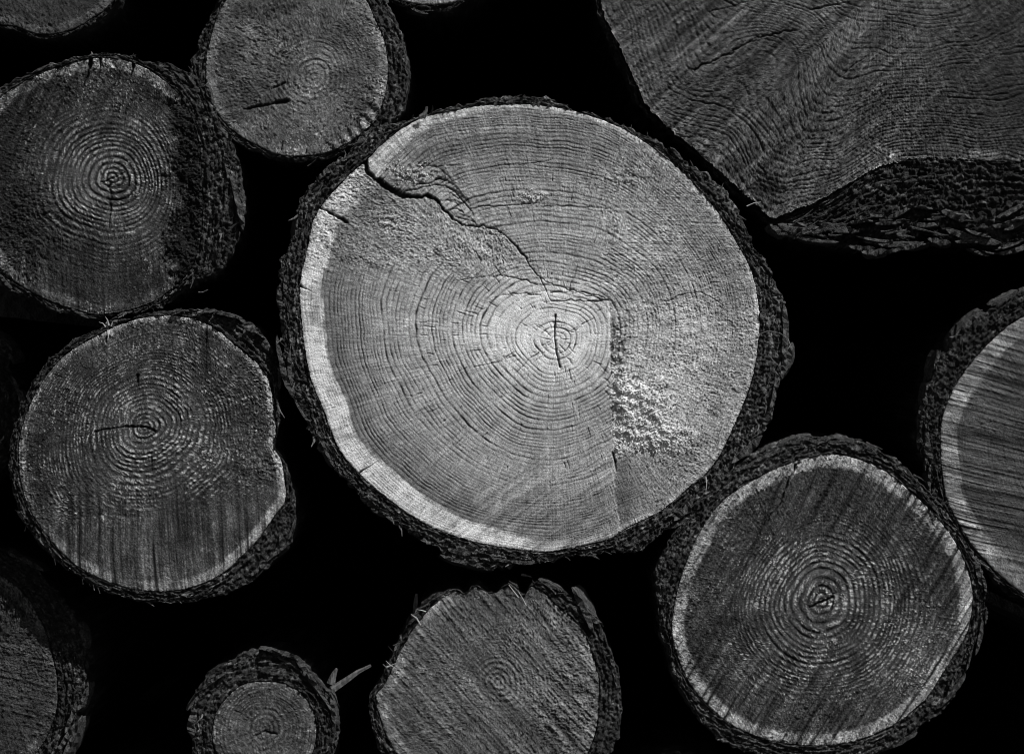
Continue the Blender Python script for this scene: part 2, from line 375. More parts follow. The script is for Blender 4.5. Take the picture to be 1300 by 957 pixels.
def make_flake(seed):                          # a thick, curved scale of bark: long across, thin outwards, running back along the log
    q = random.Random(seed); nx, nz, ny = 11, 3, 4
    V = []; L = q.uniform(13, 26); Tk = q.uniform(1.2, 3.2); D = q.uniform(20, 45)
    for j in range(ny):
        for kx in range(nx):
            t = kx/(nx-1)*2-1
            for side in (-1, 1):
                half = Tk*(max(0, 1-abs(t)**2.4)**.5)*(.75+.5*q.random())+.25
                x = t*L*(1+q.uniform(-.04, .04)); z = side*half-(t*t)*L*.09+q.uniform(-.4, .4)
                y = j/(ny-1)*D+(q.uniform(-2.2, 2.2) if j == 0 else 0)
                V.append((x/1000, y/1000, z/1000))
    def ix(j, kx, s_): return (j*nx+kx)*2+s_
    F = []
    for j in range(ny-1):
        for kx in range(nx-1):
            F.append((ix(j, kx, 1), ix(j, kx+1, 1), ix(j+1, kx+1, 1), ix(j+1, kx, 1)))
            F.append((ix(j, kx, 0), ix(j+1, kx, 0), ix(j+1, kx+1, 0), ix(j, kx+1, 0)))
    for kx in range(nx-1): F.append((ix(0, kx, 0), ix(0, kx+1, 0), ix(0, kx+1, 1), ix(0, kx, 1)))
    for j in range(ny-1):
        F.append((ix(j, 0, 0), ix(j, 0, 1), ix(j+1, 0, 1), ix(j+1, 0, 0)))
        F.append((ix(j, nx-1, 1), ix(j, nx-1, 0), ix(j+1, nx-1, 0), ix(j+1, nx-1, 1)))
    me = make_mesh('bark_flake', np.array(V), np.array(F), smooth=False); me.materials.append(M_FLAKE); return me
FLAKES = [make_flake(i) for i in range(10)]

# ------------------------------------------------------------------ the big log in the middle
A_WOOD = [(465,204),(500,171),(535,151),(575,141),(620,134),(680,134),(735,143),(795,166),(850,205),(900,255),(935,308),(955,350),(964,400),(960,455),(946,507),(909,585),(873,620),(838,649),(800,668),(772,684),(731,694),(690,700),(642,695),(589,684),(539,664),(495,635),(455,600),(429,567),(411,521),(393,475),(384,418),(381,364),(389,321),(403,270),(440,226)]
A_OUT = [(470,168),(505,157),(545,143),(580,137),(620,126),(650,124),(683,123),(727,138),(794,162),(840,184),(874,207),(917,244),(944,282),(961,317),(988,367),(996,414),(996,455),(983,500),(973,535),(940,580),(905,628),(880,652),(850,672),(813,697),(765,703),(735,705),(690,712),(635,721),(590,713),(539,687),(500,662),(464,635),(411,574),(375,507),(360,471),(357,420),(353,364),(360,330),(373,295),(388,245),(428,205)]
def stepx(Y): return 771+(Y-380)*.045+2.0*vn2(Y/23, Y*0, 76)+1.6*vn2(Y/6, Y*0, 77)+.8*vn2(Y/2, Y*0, 78)
def extraA(s, X, Y, u, d):
    xs = stepx(Y); right = sm(X-xs, -.3, 1.6)*sm(Y, 366, 395)
    above = 1-sm(Y, 350, 385)
    dep = (2.6+4.4*sm(Y, 560, 600))*np.exp(-np.maximum(X-xs, 0)/(75+0*X))
    h = -dep*right
    # upper plate above the long split stands proud
    cx = np.array([455, 465, 475, 511, 545, 575, 592, 630, 655, 682, 697, 730, 775, 990.]); cy = np.array([150, 214, 226, 249, 249, 279, 288, 290, 311, 350, 360, 362, 372, 372.])
    yc = np.interp(X, cx, cy)
    up = sm(yc-Y, -.5, .8)*(X > 462)
    fall = np.exp(-np.maximum(yc-Y, 0)/45)*np.clip((650-X)/110, 0, 1)*sm(X, 462, 470)
    h = h+up*fall*1.7
    # shells torn out just above the split
    for (x, y, rx, ry, dd) in ((549, 226, 30, 16, 1.0), (560, 243, 34, 17, 1.2), (575, 254, 26, 13, 1.1), (583, 267, 22, 10, 1.0), (592, 282, 16, 8, .9)):
        e = ((X-x)*.86+(Y-y)*.5); f_ = (-(X-x)*.5+(Y-y)*.86)
        rr = np.sqrt((e/rx)**2+(f_/ry)**2)
        h = h-dd*sm(1-rr, 0, .07)*np.clip(.5-(f_/ry)*.8, .0, 1)
    # fibrous upper left, rough right hand side
    ul = (1-sm(Y, 310, 370))*(1-up)*sm(700-X, 0, 60)
    rmask = right*1.0
    rgt = sm(X, 735, 800)*sm(Y, 150, 240)*(1-right)
    rough = .38+1.7*ul+1.15*rmask+.5*rgt+.35*up*np.clip(1-rmask, 0, 1)
    ring = 1-.75*ul-.45*rmask-.12*up-.12*rgt
    ring = ring*(1-.6*np.exp(-((X-650)**2/95**2+(Y-610)**2/45**2)))
    # sawdust clump packed beside the step
    lump = np.exp(-(((X-812)/34)**2+((Y-528)/42)**2)) ; lump2 = np.exp(-(((X-786)/15)**2+((Y-495)/34)**2)); l3 = np.exp(-(((X-852)/32)**2+((Y-556)/18)**2))
    lm = np.clip(lump+lump2+.6*l3, 0, 1.3)*sm(X-xs, 0, 3)*(1-sm(Y, 566, 580))
    h = h+lm*(2.4+6.5*np.maximum(fbm2(X/9, Y/6.5, 301, 4, .6), -.4))
    p2 = np.exp(-(((X-523)/26)**2+((Y-221)/12)**2))*sm(yc-Y, 1, 5); p3 = np.exp(-(((X-675)/17)**2+((Y-249)/6)**2)); p4 = np.exp(-(((X-800)/30)**2+((Y-226)/12)**2))*.5; p5 = np.exp(-(((X-497)/24)**2+((Y-282)/14)**2))*.6
    pl = p2+p3+p4+p5
    h = h+pl*(1.2+5*np.maximum(fbm2(X/5, Y/4, 311, 2), -.35))
    tone = 1+.95*np.clip(lm, 0, 1)*np.clip(.75+.9*fbm2(X/12, Y/9, 305, 3), 0, 1.3)+.5*np.clip(pl, 0, 1)
    # pale heart, paler left of the pith, plus painted glow of light fading outwards
    g1 = np.exp(-(((X-705)/78)**2+((Y-418)/62)**2)); g2 = np.exp(-(((X-640)/70)**2+((Y-420)/34)**2)); g3 = np.exp(-(((X-660)/170)**2+((Y-430)/150)**2))
    tone = tone*(.64+.9*g1*(1-.45*rmask)+.9*g2+.55*g3+.12*rmask)
    wedge = sm(np.arctan2(Y-425, 705-X)-.03, -.05, .05)
    band = np.exp(-((d-38)/17)**2)*(1-sm(X, 560, 700)); tone = tone*(1-.22*band)
    tone = tone*(1+.30*np.exp(-((X-740)/55)**2-((Y-298)/9)**2-0*Y))
    # mottled dark patch right beside the step
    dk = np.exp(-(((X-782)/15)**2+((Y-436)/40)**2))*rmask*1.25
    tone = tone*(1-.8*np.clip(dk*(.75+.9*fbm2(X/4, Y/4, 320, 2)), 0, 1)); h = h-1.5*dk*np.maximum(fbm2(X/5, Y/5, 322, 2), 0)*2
    low = rmask*sm(Y+.12*(X-xs)+5*fbm2(X/8, Y/8, 330, 2), 572, 592)*np.exp(-np.maximum(X-xs-12, 0)/34)  # shaded wedge below the clump, its darkness painted into the tone
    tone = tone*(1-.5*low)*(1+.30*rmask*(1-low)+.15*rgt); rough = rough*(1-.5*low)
    strip = np.exp(-((d-33)/4.)**2)*(1-sm(X, 480, 640))*sm(560-Y, 0, 350); tone = tone*(1+.3*strip)
    # bright ridge in the upper sapwood
    rd = np.exp(-((d-30)/5)**2)*(1-sm(Y, 205, 260))*(1-sm(X, 640, 740))*(X > 470); tone = tone*(1+.45*rd)
    side = sm(X, 560, 740)
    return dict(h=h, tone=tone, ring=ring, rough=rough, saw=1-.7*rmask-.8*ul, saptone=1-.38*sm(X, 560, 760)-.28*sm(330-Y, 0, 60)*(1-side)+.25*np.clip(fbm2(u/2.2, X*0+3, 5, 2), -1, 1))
def sapA(phi):                                 # width of the pale band: wide on the left and below, gone on the right
    c = np.cos(phi-rad(165)); return 5+24*sm(c, -.2, .75)
A_CR = [([(463,196),(465,216),(472,224),(490,236),(511,249)], 4, 6.5, 5, 5, 1.0, 1), ([(511,249),(530,250),(545,249),(556,256),(575,279)], 4.5, 2.6, 5, 3.5, 1.2, 2),
        ([(575,279),(592,288),(612,286),(630,290),(642,300),(655,311),(662,322)], 1.6, 2.2, 2, 2.2, 1.6, 3), ([(656,312),(661,320),(670,328)], 3, 2, 4, 3, 1, 33), ([(662,322),(672,335),(682,350),(697,360),(715,365),(745,375),(772,382)], 1.5, 1.0, 2, 1.3, 1.2, 4),
        ([(685,352),(693,368),(700,382)], 1.4, .8, 2, 1.2, .8, 5), ([(772,380),(750,383),(725,381),(690,384)], 2.2, .9, 2.4, 1.2, 1, 6), ([(403,263),(422,271),(441,283)], 2, 4, 2, 3, 1, 7),
        ([(380,363),(386,366),(395,370)], 2.5, .8, 3, 1, .5, 8), ([(705,400),(704,425),(706,446),(711,466)], 1.6, 2.2, 4, 3, .5, 9), ([(455,601),(470,591),(480,585)], 2.0, .8, 2.5, 1, .6, 10),
        ([(535,212),(560,211),(590,209)], 1, .8, 1.3, .8, 1, 11), ([(700,203),(660,210),(640,208)], .9, .6, 1.4, .8, 1, 12), ([(690,262),(735,262),(775,265)], .9, .6, 1.4, .8, 1, 13), ([(845,383),(868,373),(890,371),(905,378),(918,388)], 1.3, 1, 1.4, 1, 1, 14),
        ([(640,455),(655,446)], 1.2, .8, 1.6, 1, .4, 15), ([(684,447),(670,458),(655,474)], 1.5, 1, 2, 1, .6, 16), ([(654,452),(630,460),(600,466)], 1.1, .6, 1.5, 1, .8, 17), ([(738,412),(754,404)], 1.4, .8, 2, 1, .3, 18),
        ([(723,371),(724,360),(729,350),(733,335)], 1.3, .6, 1.8, 1, .6, 19), ([(680,360),(640,350),(610,352),(580,356)], 1.6, .8, 1.6, 1, 1.4, 20), ([(686,374),(650,372),(620,380)], 1.3, .7, 1.6, .8, 1.2, 21),
        ([(700,371),(740,371),(768,378)], 1.3, .9, 2, 1.4, 1, 22), ([(528,234),(545,233),(556,227),(566,230)], 1.6, 1.8, 2.2, 2, .6, 23), ([(513,243),(530,240),(549,235),(565,236),(578,243),(588,256),(597,266)], 1.5, 2, 1.6, 2, .6, 24),
        ([(548,250),(560,244),(572,245),(582,253)], 1, 1.3, 1.3, 1.5, .5, 25), ([(556,255),(568,254),(578,258),(585,264)], 1, 1.2, 1.3, 1.3, .5, 26), ([(567,267),(580,265),(588,270)], 1.2, 1.1, 1.6, 1.3, .5, 27), ([(578,276),(590,279),(602,282)], 1.2, 1.4, 1.6, 1.6, .5, 28),
        ([(597,266),(612,262),(640,262),(672,259)], 1.2, .8, 1.4, .8, .8, 29), ([(778,575),(781,585),(783,598)], 3, 1.2, 4, 1, .5, 30)]
def okA(x, y): return (x < stepx(np.array(y))-4 or y < 365) and (y > 320 or x > 640) and (x-650)**2/270**2+(y-420)**2/200**2 < 1
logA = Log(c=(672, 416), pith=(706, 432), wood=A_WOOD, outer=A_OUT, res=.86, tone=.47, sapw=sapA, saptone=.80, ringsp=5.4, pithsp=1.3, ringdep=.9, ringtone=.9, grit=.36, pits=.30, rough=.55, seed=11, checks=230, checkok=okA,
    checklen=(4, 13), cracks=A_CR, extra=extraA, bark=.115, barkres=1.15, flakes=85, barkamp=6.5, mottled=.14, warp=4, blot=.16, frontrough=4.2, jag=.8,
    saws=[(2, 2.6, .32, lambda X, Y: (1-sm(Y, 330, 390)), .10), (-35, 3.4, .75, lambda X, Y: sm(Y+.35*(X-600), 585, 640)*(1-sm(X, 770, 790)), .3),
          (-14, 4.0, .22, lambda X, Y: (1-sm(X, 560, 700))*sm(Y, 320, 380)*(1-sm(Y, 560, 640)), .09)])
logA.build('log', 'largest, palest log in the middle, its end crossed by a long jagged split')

# ------------------------------------------------------------------ the logs around it, tones lowered to paint the edge vignette
B_WOOD = [(0,127),(44,99),(88,83),(132,75),(175,83),(211,105),(237,136),(252,180),(256,230),(256,285),(248,325),(232,352),(193,382),(132,398),(88,390),(44,373),(0,342),(-22,300),(-32,235),(-22,170)]
B_OUT = [(-6,120),(40,92),(86,77),(132,68),(180,76),(222,86),(258,108),(281,158),(297,190),(304,225),(304,285),(285,330),(262,352),(238,362),(197,388),(132,403),(86,396),(40,382),(-8,352),(-34,305),(-44,235),(-34,165)]
def extraB(s, X, Y, u, d):
    m = sm(X+34*fbm2(X/16, Y/16, 5, 4, .65), 208, 236)*sm(Y, 105, 140)
    m2 = np.exp(-(((X-40)/60)**2+((Y-300)/60)**2))
    low = sm(Y, 300, 330)
    cen = np.exp(-(((X-145)/95)**4+((Y-232)/90)**4))
    dk = np.clip(.5+fbm2(X/10, Y/25, 9, 3), 0, 1)*np.exp(-((X-90)/25)**2)*low
    return dict(speck=.1+1.2*cen, saptone=(1-.85*sm(X, 205, 232))*(1-.4*sm(Y, 300, 340)), grit=1-.6*cen, tone=(1-.78*m)*(1-.3*m2)*(.8+.65*cen)*(1-.6*dk), rough=(1+2.4*m+1.2*m2-.5*low)*(1-.6*cen), ring=(1-m)*(1-.5*m2)*(.35+.9*cen), h=-3*m*np.maximum(fbm2(X/12, Y/12, 88, 3), -.2)*2)
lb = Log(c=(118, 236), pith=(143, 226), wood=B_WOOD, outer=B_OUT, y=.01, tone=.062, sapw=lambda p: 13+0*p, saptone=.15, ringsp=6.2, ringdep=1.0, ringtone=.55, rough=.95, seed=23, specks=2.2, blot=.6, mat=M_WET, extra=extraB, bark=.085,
    flakes=26, barkamp=5, tilt=(.0, -.08), checks=20, saws=[(-62, 4, .8, lambda X, Y: .2+.8*(1-sm(Y, 150, 230))*(1-sm(X, 170, 210)), .7), (88, 4, .5, lambda X, Y: sm(Y, 280, 330), .6)], cracks=[([(128,232),(145,226),(160,218)], 1.6, 1, 2.5, 1, .8, 1), ([(139,232),(141,262),(138,290)], 3, 1, 2, 1, 2, 2), ([(116,74),(114,90),(106,112)], 5, 1, 4, 1, 1, 3), ([(170,82),(168,98)], 5, 2, 4, 2, 1, 4), ([(128,76),(129,92)], 3, 1, 4, 2, 1, 5)])
lb.build('log', 'dark log at the upper left with rough flaking bark along its right side')

C_WOOD = [(287,0),(272,32),(262,74),(263,111),(277,145),(304,172),(338,190),(363,198),(400,197),(425,190),(449,177),(469,160),(484,135),(492,98),(489,57),(476,25),(462,-2),(430,-32),(375,-45),(320,-32)]
C_OUT = [(279,-4),(258,32),(246,74),(248,114),(266,152),(298,178),(334,195),(363,202),(402,201),(432,196),(462,180),(490,160),(511,138),(517,104),(515,70),(505,35),(490,5),(470,-20),(435,-46),(375,-58),(312,-42)]
def extraC(s, X, Y, u, d):
    notch = np.clip(np.sin((X*.83-Y*.56)/2.3+fbm2(X/9, Y/9, 4, 2))*1.3, -1, 1)*sm(17-d, 0, 5)*sm(X, 405, 425)*sm(Y, 120, 140)
    pit = np.exp(-(((X-355)/60)**2+((Y-75)/40)**2)); cen = np.exp(-(((X-395)/62)**2+((Y-92)/55)**2))
    return dict(h=1.2*notch, tone=(1+.3*notch)*(1+.25*sm(X, 380, 480))*(.88+.2*cen), grit=1-.5*cen, rough=(.9+.8*pit+.3*sm(X, 400, 470))*(1-.5*cen), ring=.12+1.0*cen, speck=cen, saptone=1+.35*sm(X, 400, 480))
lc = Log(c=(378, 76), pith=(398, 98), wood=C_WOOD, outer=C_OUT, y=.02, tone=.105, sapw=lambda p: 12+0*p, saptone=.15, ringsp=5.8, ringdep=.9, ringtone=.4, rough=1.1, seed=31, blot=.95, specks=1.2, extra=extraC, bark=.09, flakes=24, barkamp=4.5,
    tilt=(-.04, .04), cracks=[([(310,139),(335,134),(365,128)], 2, 4.5, 2.5, 4, .6, 1), ([(343,114),(352,110),(362,105)], 1.5, 3, 2, 3, .5, 2), ([(357,190),(359,180)], 2, 1, 3, 1, .5, 3), ([(388,196),(390,184)], 1.5, 1, 3, 1, .5, 4)])
lc.build('log', 'grey log at the top left of centre with a notched lower right rim')

D_WOOD = [(223,401),(171,406),(124,426),(81,453),(51,490),(30,537),(24,576),(30,623),(47,661),(86,708),(128,734),(180,749),(231,748),(278,730),(321,691),(350,652),(362,631),(357,588),(347,566),(350,545),(347,524),(338,477),(300,440),(265,413)]
D_OUT = [(228,395),(171,401),(118,420),(72,446),(42,485),(20,533),(13,576),(18,628),(36,668),(76,716),(122,745),(178,763),(235,763),(290,752),(345,715),(374,668),(371,625),(361,590),(350,566),(353,545),(353,515),(356,462),(330,422),(282,398)]
def extraD(s, X, Y, u, d):
    str1 = np.exp(-((X-262)/6)**2)*(1-sm(Y, 470, 520)); lf = np.exp(-(((X-60)/30)**2+((Y-570)/90)**2))
    cen = np.exp(-(((X-175)/125)**4+((Y-545)/95)**4)); low = sm(Y+.2*X, 655, 710)
    return dict(grit=1-.4*cen, glint=(1-.8*low), speck=(.5+.9*cen)*(1-.75*low), tone=(1-.6*str1)*(1-.55*lf*np.clip(.6+fbm2(X/12, Y/12, 6, 3), 0, 1))*(.85+.4*cen*.6)*(1-.0*low), ring=(.25+.95*cen)*(1-.5*low), rough=(1.0-.6*low+.3*sm(X, 200, 320)*(1-low))*(1-.6*cen), h=.4*cen,
                saptone=1+.25*sm(X, 250, 340)-.35*sm(140-X, 0, 60))
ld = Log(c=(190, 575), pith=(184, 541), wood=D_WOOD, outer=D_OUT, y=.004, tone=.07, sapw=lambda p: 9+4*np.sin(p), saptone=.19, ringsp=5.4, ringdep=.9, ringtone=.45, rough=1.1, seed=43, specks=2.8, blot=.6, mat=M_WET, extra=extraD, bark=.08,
    flakes=26, barkamp=4.5, tilt=(.04, .02), checks=12, saws=[(86, 2.6, .7, lambda X, Y: .25+.75*sm(Y, 600, 660), 1.1)],
    cracks=[([(118,548),(145,543),(170,541),(186,542),(196,547)], 1, 2.4, 2, 3, .7, 1), ([(174,476),(175,492)], 4, 1, 2.5, 1, .5, 2), ([(192,575),(193,597)], 1.5, 1, 2, 1, .4, 3), ([(262,403),(261,470)], 4, 1, 1.5, .5, 1, 4), ([(134,436),(135,425),(138,408)], 1, 4, 2, 4, 1, 5)])
ld.build('log', 'round log at the left with pale painted resin glints around a short dark pith crack')

E_WOOD = [(-60,10),(-30,24),(0,31),(18,33),(37,40),(52,43),(71,42),(92,36),(111,26),(133,11),(146,-8),(158,-50),(150,-100),(110,-150),(50,-170),(-10,-160),(-60,-120),(-80,-60),(-76,-15)]
le = Log(c=(40, -60), wood=E_WOOD, outer=[(40+(x-40)*1.05, -60+(y+60)*1.05) for x, y in E_WOOD], y=.06, tone=.05, sapw=lambda p: 11+0*p, saptone=.10, ringsp=5, rough=1.1, seed=51, bark=.05, res=1.6, barkamp=3.5, mottled=.5, tilt=(0, -.08), flakes=8)
le.build('log', 'dark log cut off by the top left corner, its lower edge wavy')

F_WOOD = circ(545, -104, 111, .012, 4)
lf = Log(c=(545, -104), wood=F_WOOD, outer=circ(545, -104, 119, .03, 9), y=.05, tone=.3, sapw=16, saptone=.36, ringsp=5, seed=57, bark=.05, res=1.8, flakes=6, saws=[(88, 3, .5, None, .3)])
lf.build('log', 'log at the top edge showing only a pale sliver of its end')

G_WOOD = [(764,0),(785,54),(810,108),(822,133),(845,157),(872,179),(905,208),(951,249),(980,275),(993,273),(1020,262),(1051,249),(1092,224),(1126,208),(1175,200),(1235,203),(1300,204),(1380,195),(1460,140),(1510,40),(1500,-100),(1430,-220),(1300,-300),(1130,-330),(960,-300),(830,-220),(765,-110)]
G_OUT = [(760,0),(781,55),(806,110),(818,136),(841,160),(868,183),(901,212),(948,255),(985,292),(1005,301),(1042,309),(1080,312),(1134,309),(1185,300),(1248,312),(1310,300),(1400,255),(1490,180),(1540,50),(1530,-110),(1450,-240),(1310,-325),(1130,-355),(950,-325),(820,-240),(758,-115)]
def extraG(s, X, Y, u, d):
    hole = np.exp(-(((X-968)/20)**2+((Y-236)/26)**2))*1.0 + .7*np.exp(-(((X-930)/14)**2+((Y-212)/14)**2))
    hm = np.clip(hole*(1+.9*fbm2(X/7, Y/7, 3, 3)), 0, 1)
    lt = np.exp(-(((X-930)/55)**2+((Y-30)/40)**2)); rt = sm(X, 1080, 1280)  # vignette painted into the tone as darkening to the right
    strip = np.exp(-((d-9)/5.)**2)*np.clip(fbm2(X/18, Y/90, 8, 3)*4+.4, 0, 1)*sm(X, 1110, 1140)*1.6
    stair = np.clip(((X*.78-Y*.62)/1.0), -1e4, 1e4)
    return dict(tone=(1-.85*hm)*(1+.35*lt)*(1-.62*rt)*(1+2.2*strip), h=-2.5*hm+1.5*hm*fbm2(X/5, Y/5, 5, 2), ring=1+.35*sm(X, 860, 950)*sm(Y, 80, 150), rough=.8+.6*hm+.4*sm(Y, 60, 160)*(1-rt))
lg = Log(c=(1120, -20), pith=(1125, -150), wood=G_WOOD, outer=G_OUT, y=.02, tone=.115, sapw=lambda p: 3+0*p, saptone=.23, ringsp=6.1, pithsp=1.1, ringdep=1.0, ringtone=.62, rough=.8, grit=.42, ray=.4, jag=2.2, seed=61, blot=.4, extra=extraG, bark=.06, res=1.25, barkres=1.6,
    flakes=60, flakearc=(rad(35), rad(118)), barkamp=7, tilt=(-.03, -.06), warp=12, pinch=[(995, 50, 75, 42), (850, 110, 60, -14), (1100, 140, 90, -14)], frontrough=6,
    saws=[(-40, 6, .9, lambda X, Y: 1-.4*sm(X, 1000, 1200), .7), (-47, 3, .7, None, .4)],
    cracks=[([(880,88),(925,68),(960,47),(1010,38)], 1.5, 2, 3, 2, 2, 1), ([(900,14),(930,8),(960,-2)], 1.5, 1, 2, 1, 1, 2), ([(1030,12),(1060,6),(1078,2)], 2, 1, 3, 1, 1, 3), ([(1060,104),(1088,80),(1100,72)], 1, 1.5, 2, 2, 1, 4)])
lg.build('log', 'huge dark log in the top right corner with wavy rings and shaggy bark beneath')

H_WOOD = [(1300,402),(1260,431),(1222,475),(1200,518),(1194,556),(1200,624),(1220,668),(1246,705),(1300,753),(1370,775),(1450,760),(1520,700),(1550,600),(1530,480),(1460,400),(1370,380)]
H_OUT = [(1294,372),(1250,400),(1212,431),(1184,485),(1169,542),(1176,600),(1192,650),(1215,685),(1243,712),(1298,762),(1370,795),(1460,780),(1540,712),(1575,600),(1550,470),(1475,380),(1370,352)]
def extraH(s, X, Y, u, d): return dict(tone=1+.25*sm(Y, 640, 720), ring=.9)
lh = Log(c=(1372, 580), wood=H_WOOD, outer=H_OUT, y=.03, tone=.075, sapw=lambda p: 23+0*p, saptone=.25, ringsp=5.0, ringdep=.4, ringtone=.35, rough=.4, grit=.25, pits=.3, seed=71, extra=extraH, bark=.06, barkamp=6, flakes=30, tilt=(0, -.06),
    flakearc=(rad(120), rad(250)), saws=[(14, 2.5, .7, lambda X, Y: 1-sm(Y, 690, 750)*.3, 1.2)])
lh.build('log', 'log cut off by the right edge, its wide sapwood crossed by slanting saw marks')

I_WOOD = [(1060,577),(1013,585),(971,602),(920,634),(888,677),(864,735),(853,793),(861,835),(885,880),(930,920),(990,942),(1060,945),(1125,925),(1172,890),(1199,851),(1226,808),(1235,762),(1226,716),(1203,673),(1160,627),(1114,593)]
I_OUT = [(1036,556),(985,568),(936,588),(898,622),(851,686),(834,731),(838,785),(848,830),(866,880),(905,930),(975,960),(1060,965),(1140,945),(1198,900),(1232,838),(1251,785),(1252,739),(1230,690),(1188,634),(1148,590),(1090,560)]
def extraI(s, X, Y, u, d):
    cen = np.exp(-(((X-1050)/125)**4+((Y-775)/105)**4))
    a = X*.5+Y*.30; lines = 0
    streak = sum(np.exp(-(((X-x0)+(Y-590)*.42)/w_)**2)*(1-sm(Y, 700, 800)) for x0, w_ in ((1000, 2.2), (1062, 3.0), (1040, 1.4)))
    notch = np.clip(np.sin((X*.5+Y*.87)/2.2)*1.4, -1, 1)*sm(18-d, 0, 5)*sm(X, 1090, 1110)*(1-sm(Y, 690, 720))
    return dict(grit=1-.6*cen, glint=.4+cen, speck=1.3*cen, h=-.8*np.clip(streak, 0, 1)+.5*notch, tone=(.85+.4*cen)*(1-.5*np.clip(streak, 0, 1))*(1+.12*notch), ring=.25+1.0*cen, rough=.8-.4*cen, saw=1-.55*cen)
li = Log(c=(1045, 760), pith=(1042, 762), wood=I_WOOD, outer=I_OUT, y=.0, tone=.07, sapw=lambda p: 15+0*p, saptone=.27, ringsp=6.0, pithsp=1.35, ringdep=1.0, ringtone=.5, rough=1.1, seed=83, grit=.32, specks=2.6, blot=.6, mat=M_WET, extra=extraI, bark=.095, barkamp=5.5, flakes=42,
    tilt=(.02, .0), checks=25, saws=[(-58, 3.2, 1.1, lambda X, Y: np.clip(.55+.5*sm(X-1100, 0, 60)+.4*sm(Y, 800, 860), 0, 1), 1.3)], res=1.1,
    cracks=[([(1027,771),(1042,764),(1058,757)], 1.2, 3, 3, 3, .8, 1), ([(1013,586),(1003,605),(990,640),(968,668)], 2.5, 2, 3, 1, 1.5, 2)])
li.build('log', 'log at the lower right with pale sapwood ring and glittering rings round its pith')

J_WOOD = [(478,890),(490,866),(511,822),(530,792),(551,768),(579,751),(590,755),(602,745),(612,748),(622,754),(632,752),(643,744),(653,746),(659,757),(666,758),(673,746),(688,752),(710,772),(730,790),(744,809),(754,840),(760,870),(755,930),(730,980),(680,1010),(620,1015),(550,995),(500,950)]
J_OUT = [(470,890),(483,864),(503,818),(522,786),(545,760),(578,748),(590,753),(602,743),(612,746),(622,752),(632,750),(643,742),(655,742),(660,752),(668,752),(676,740),(691,738),(731,760),(752,782),(769,809),(780,835),(786,862),(785,930),(752,995),(690,1030),(620,1036),(540,1012),(485,958)]
def extraJ(s, X, Y, u, d):
    cen = np.exp(-(((X-650)/60)**2+((Y-850)/50)**2))
    rr = sm(X, 650, 730); return dict(ring=.3+.9*cen, speck=cen, grit=1-.4*cen, tone=.95+.3*rr*np.clip(fbm2(X/5, Y/5, 2, 2)+.5, 0, 1), rough=.8+.6*rr, saptone=1-.5*sm(X, 570, 610)*(1-sm(X, 730, 745)))
lj = Log(c=(630, 880), pith=(632, 866), wood=J_WOOD, outer=J_OUT, y=.0, tone=.125, sapw=lambda p: 15+0*p, saptone=.20, ringsp=5, ringdep=.6, ringtone=.4, rough=1.1, seed=91, blot=.45, specks=.9, grit=.32, extra=extraJ, bark=.07, barkamp=4, flakes=24,
    tilt=(.0, .04), res=1.1, saws=[(48, 3.0, .8, None, .6), (57, 8, .7, lambda X, Y: sm(X, 640, 700), .5)], jag=1.2)
lj.build('log', 'log at the bottom middle with a ragged chipped top rim and diagonal saw marks')

K_WOOD = circ(336, 930, 66, .03, 3)
lk = Log(c=(335, 925), wood=K_WOOD, outer=circ(334, 922, 93, .04, 6), y=.05, tone=.07, sapw=9, saptone=.11, ringsp=5, seed=95, checks=22, ringdep=.9, ringtone=.6, rough=.6, specks=1.2, blot=.6, cracks=[([(322,934),(336,928),(350,931)], 1, 2.4, 2, 3, .8, 1)], bark=.08, res=1.5, flakes=22, barkamp=6, saws=[(-25, 4, .5, None, .3)], tilt=(0, .05))
lk.build('log', 'small log at the bottom left of centre showing mostly humped scaly bark')

L_WOOD = [(-30,722),(0,729),(30,752),(48,780),(60,808),(68,840),(72,866),(68,910),(40,960),(-20,990),(-90,980),(-140,930),(-155,860),(-135,790),(-85,738)]
L_OUT = [(-30,700),(21,709),(54,728),(84,768),(100,805),(106,847),(104,890),(92,930),(58,985),(-15,1015),(-100,1003),(-160,945),(-180,860),(-158,775),(-98,716)]
def extraL(s, X, Y, u, d):
    t = (1-sm(Y, 760, 810)); return dict(rough=1+1.2*t, tone=1-.15*t, ring=1-t)
ll = Log(c=(-38, 856), wood=L_WOOD, outer=L_OUT, y=.05, tone=.07, sapw=lambda p: 12+0*p, saptone=.10, ringsp=5, rough=1.1, seed=101, extra=extraL, bark=.055, barkamp=5, flakes=26, flakearc=(rad(-100), rad(60)), res=1.3, mat=M_WET,
    tilt=(0, -.08), saws=[(12, 4, .8, lambda X, Y: sm(Y, 760, 810), .4)])
ll.build('log', 'dark log in the lower left corner with thick bark on its right')

lm = Log(c=(-92, 520), wood=circ(-92, 520, 92, .03, 8), outer=circ(-92, 520, 122, .04, 12), y=.11, tone=.1, sapw=10, saptone=.14, seed=111, bark=.04, res=2.5, flakes=22, flakearc=(rad(-75), rad(75)), barkamp=7)
lm.build('log', 'nearly black log at the left edge, only its shaggy bark showing')

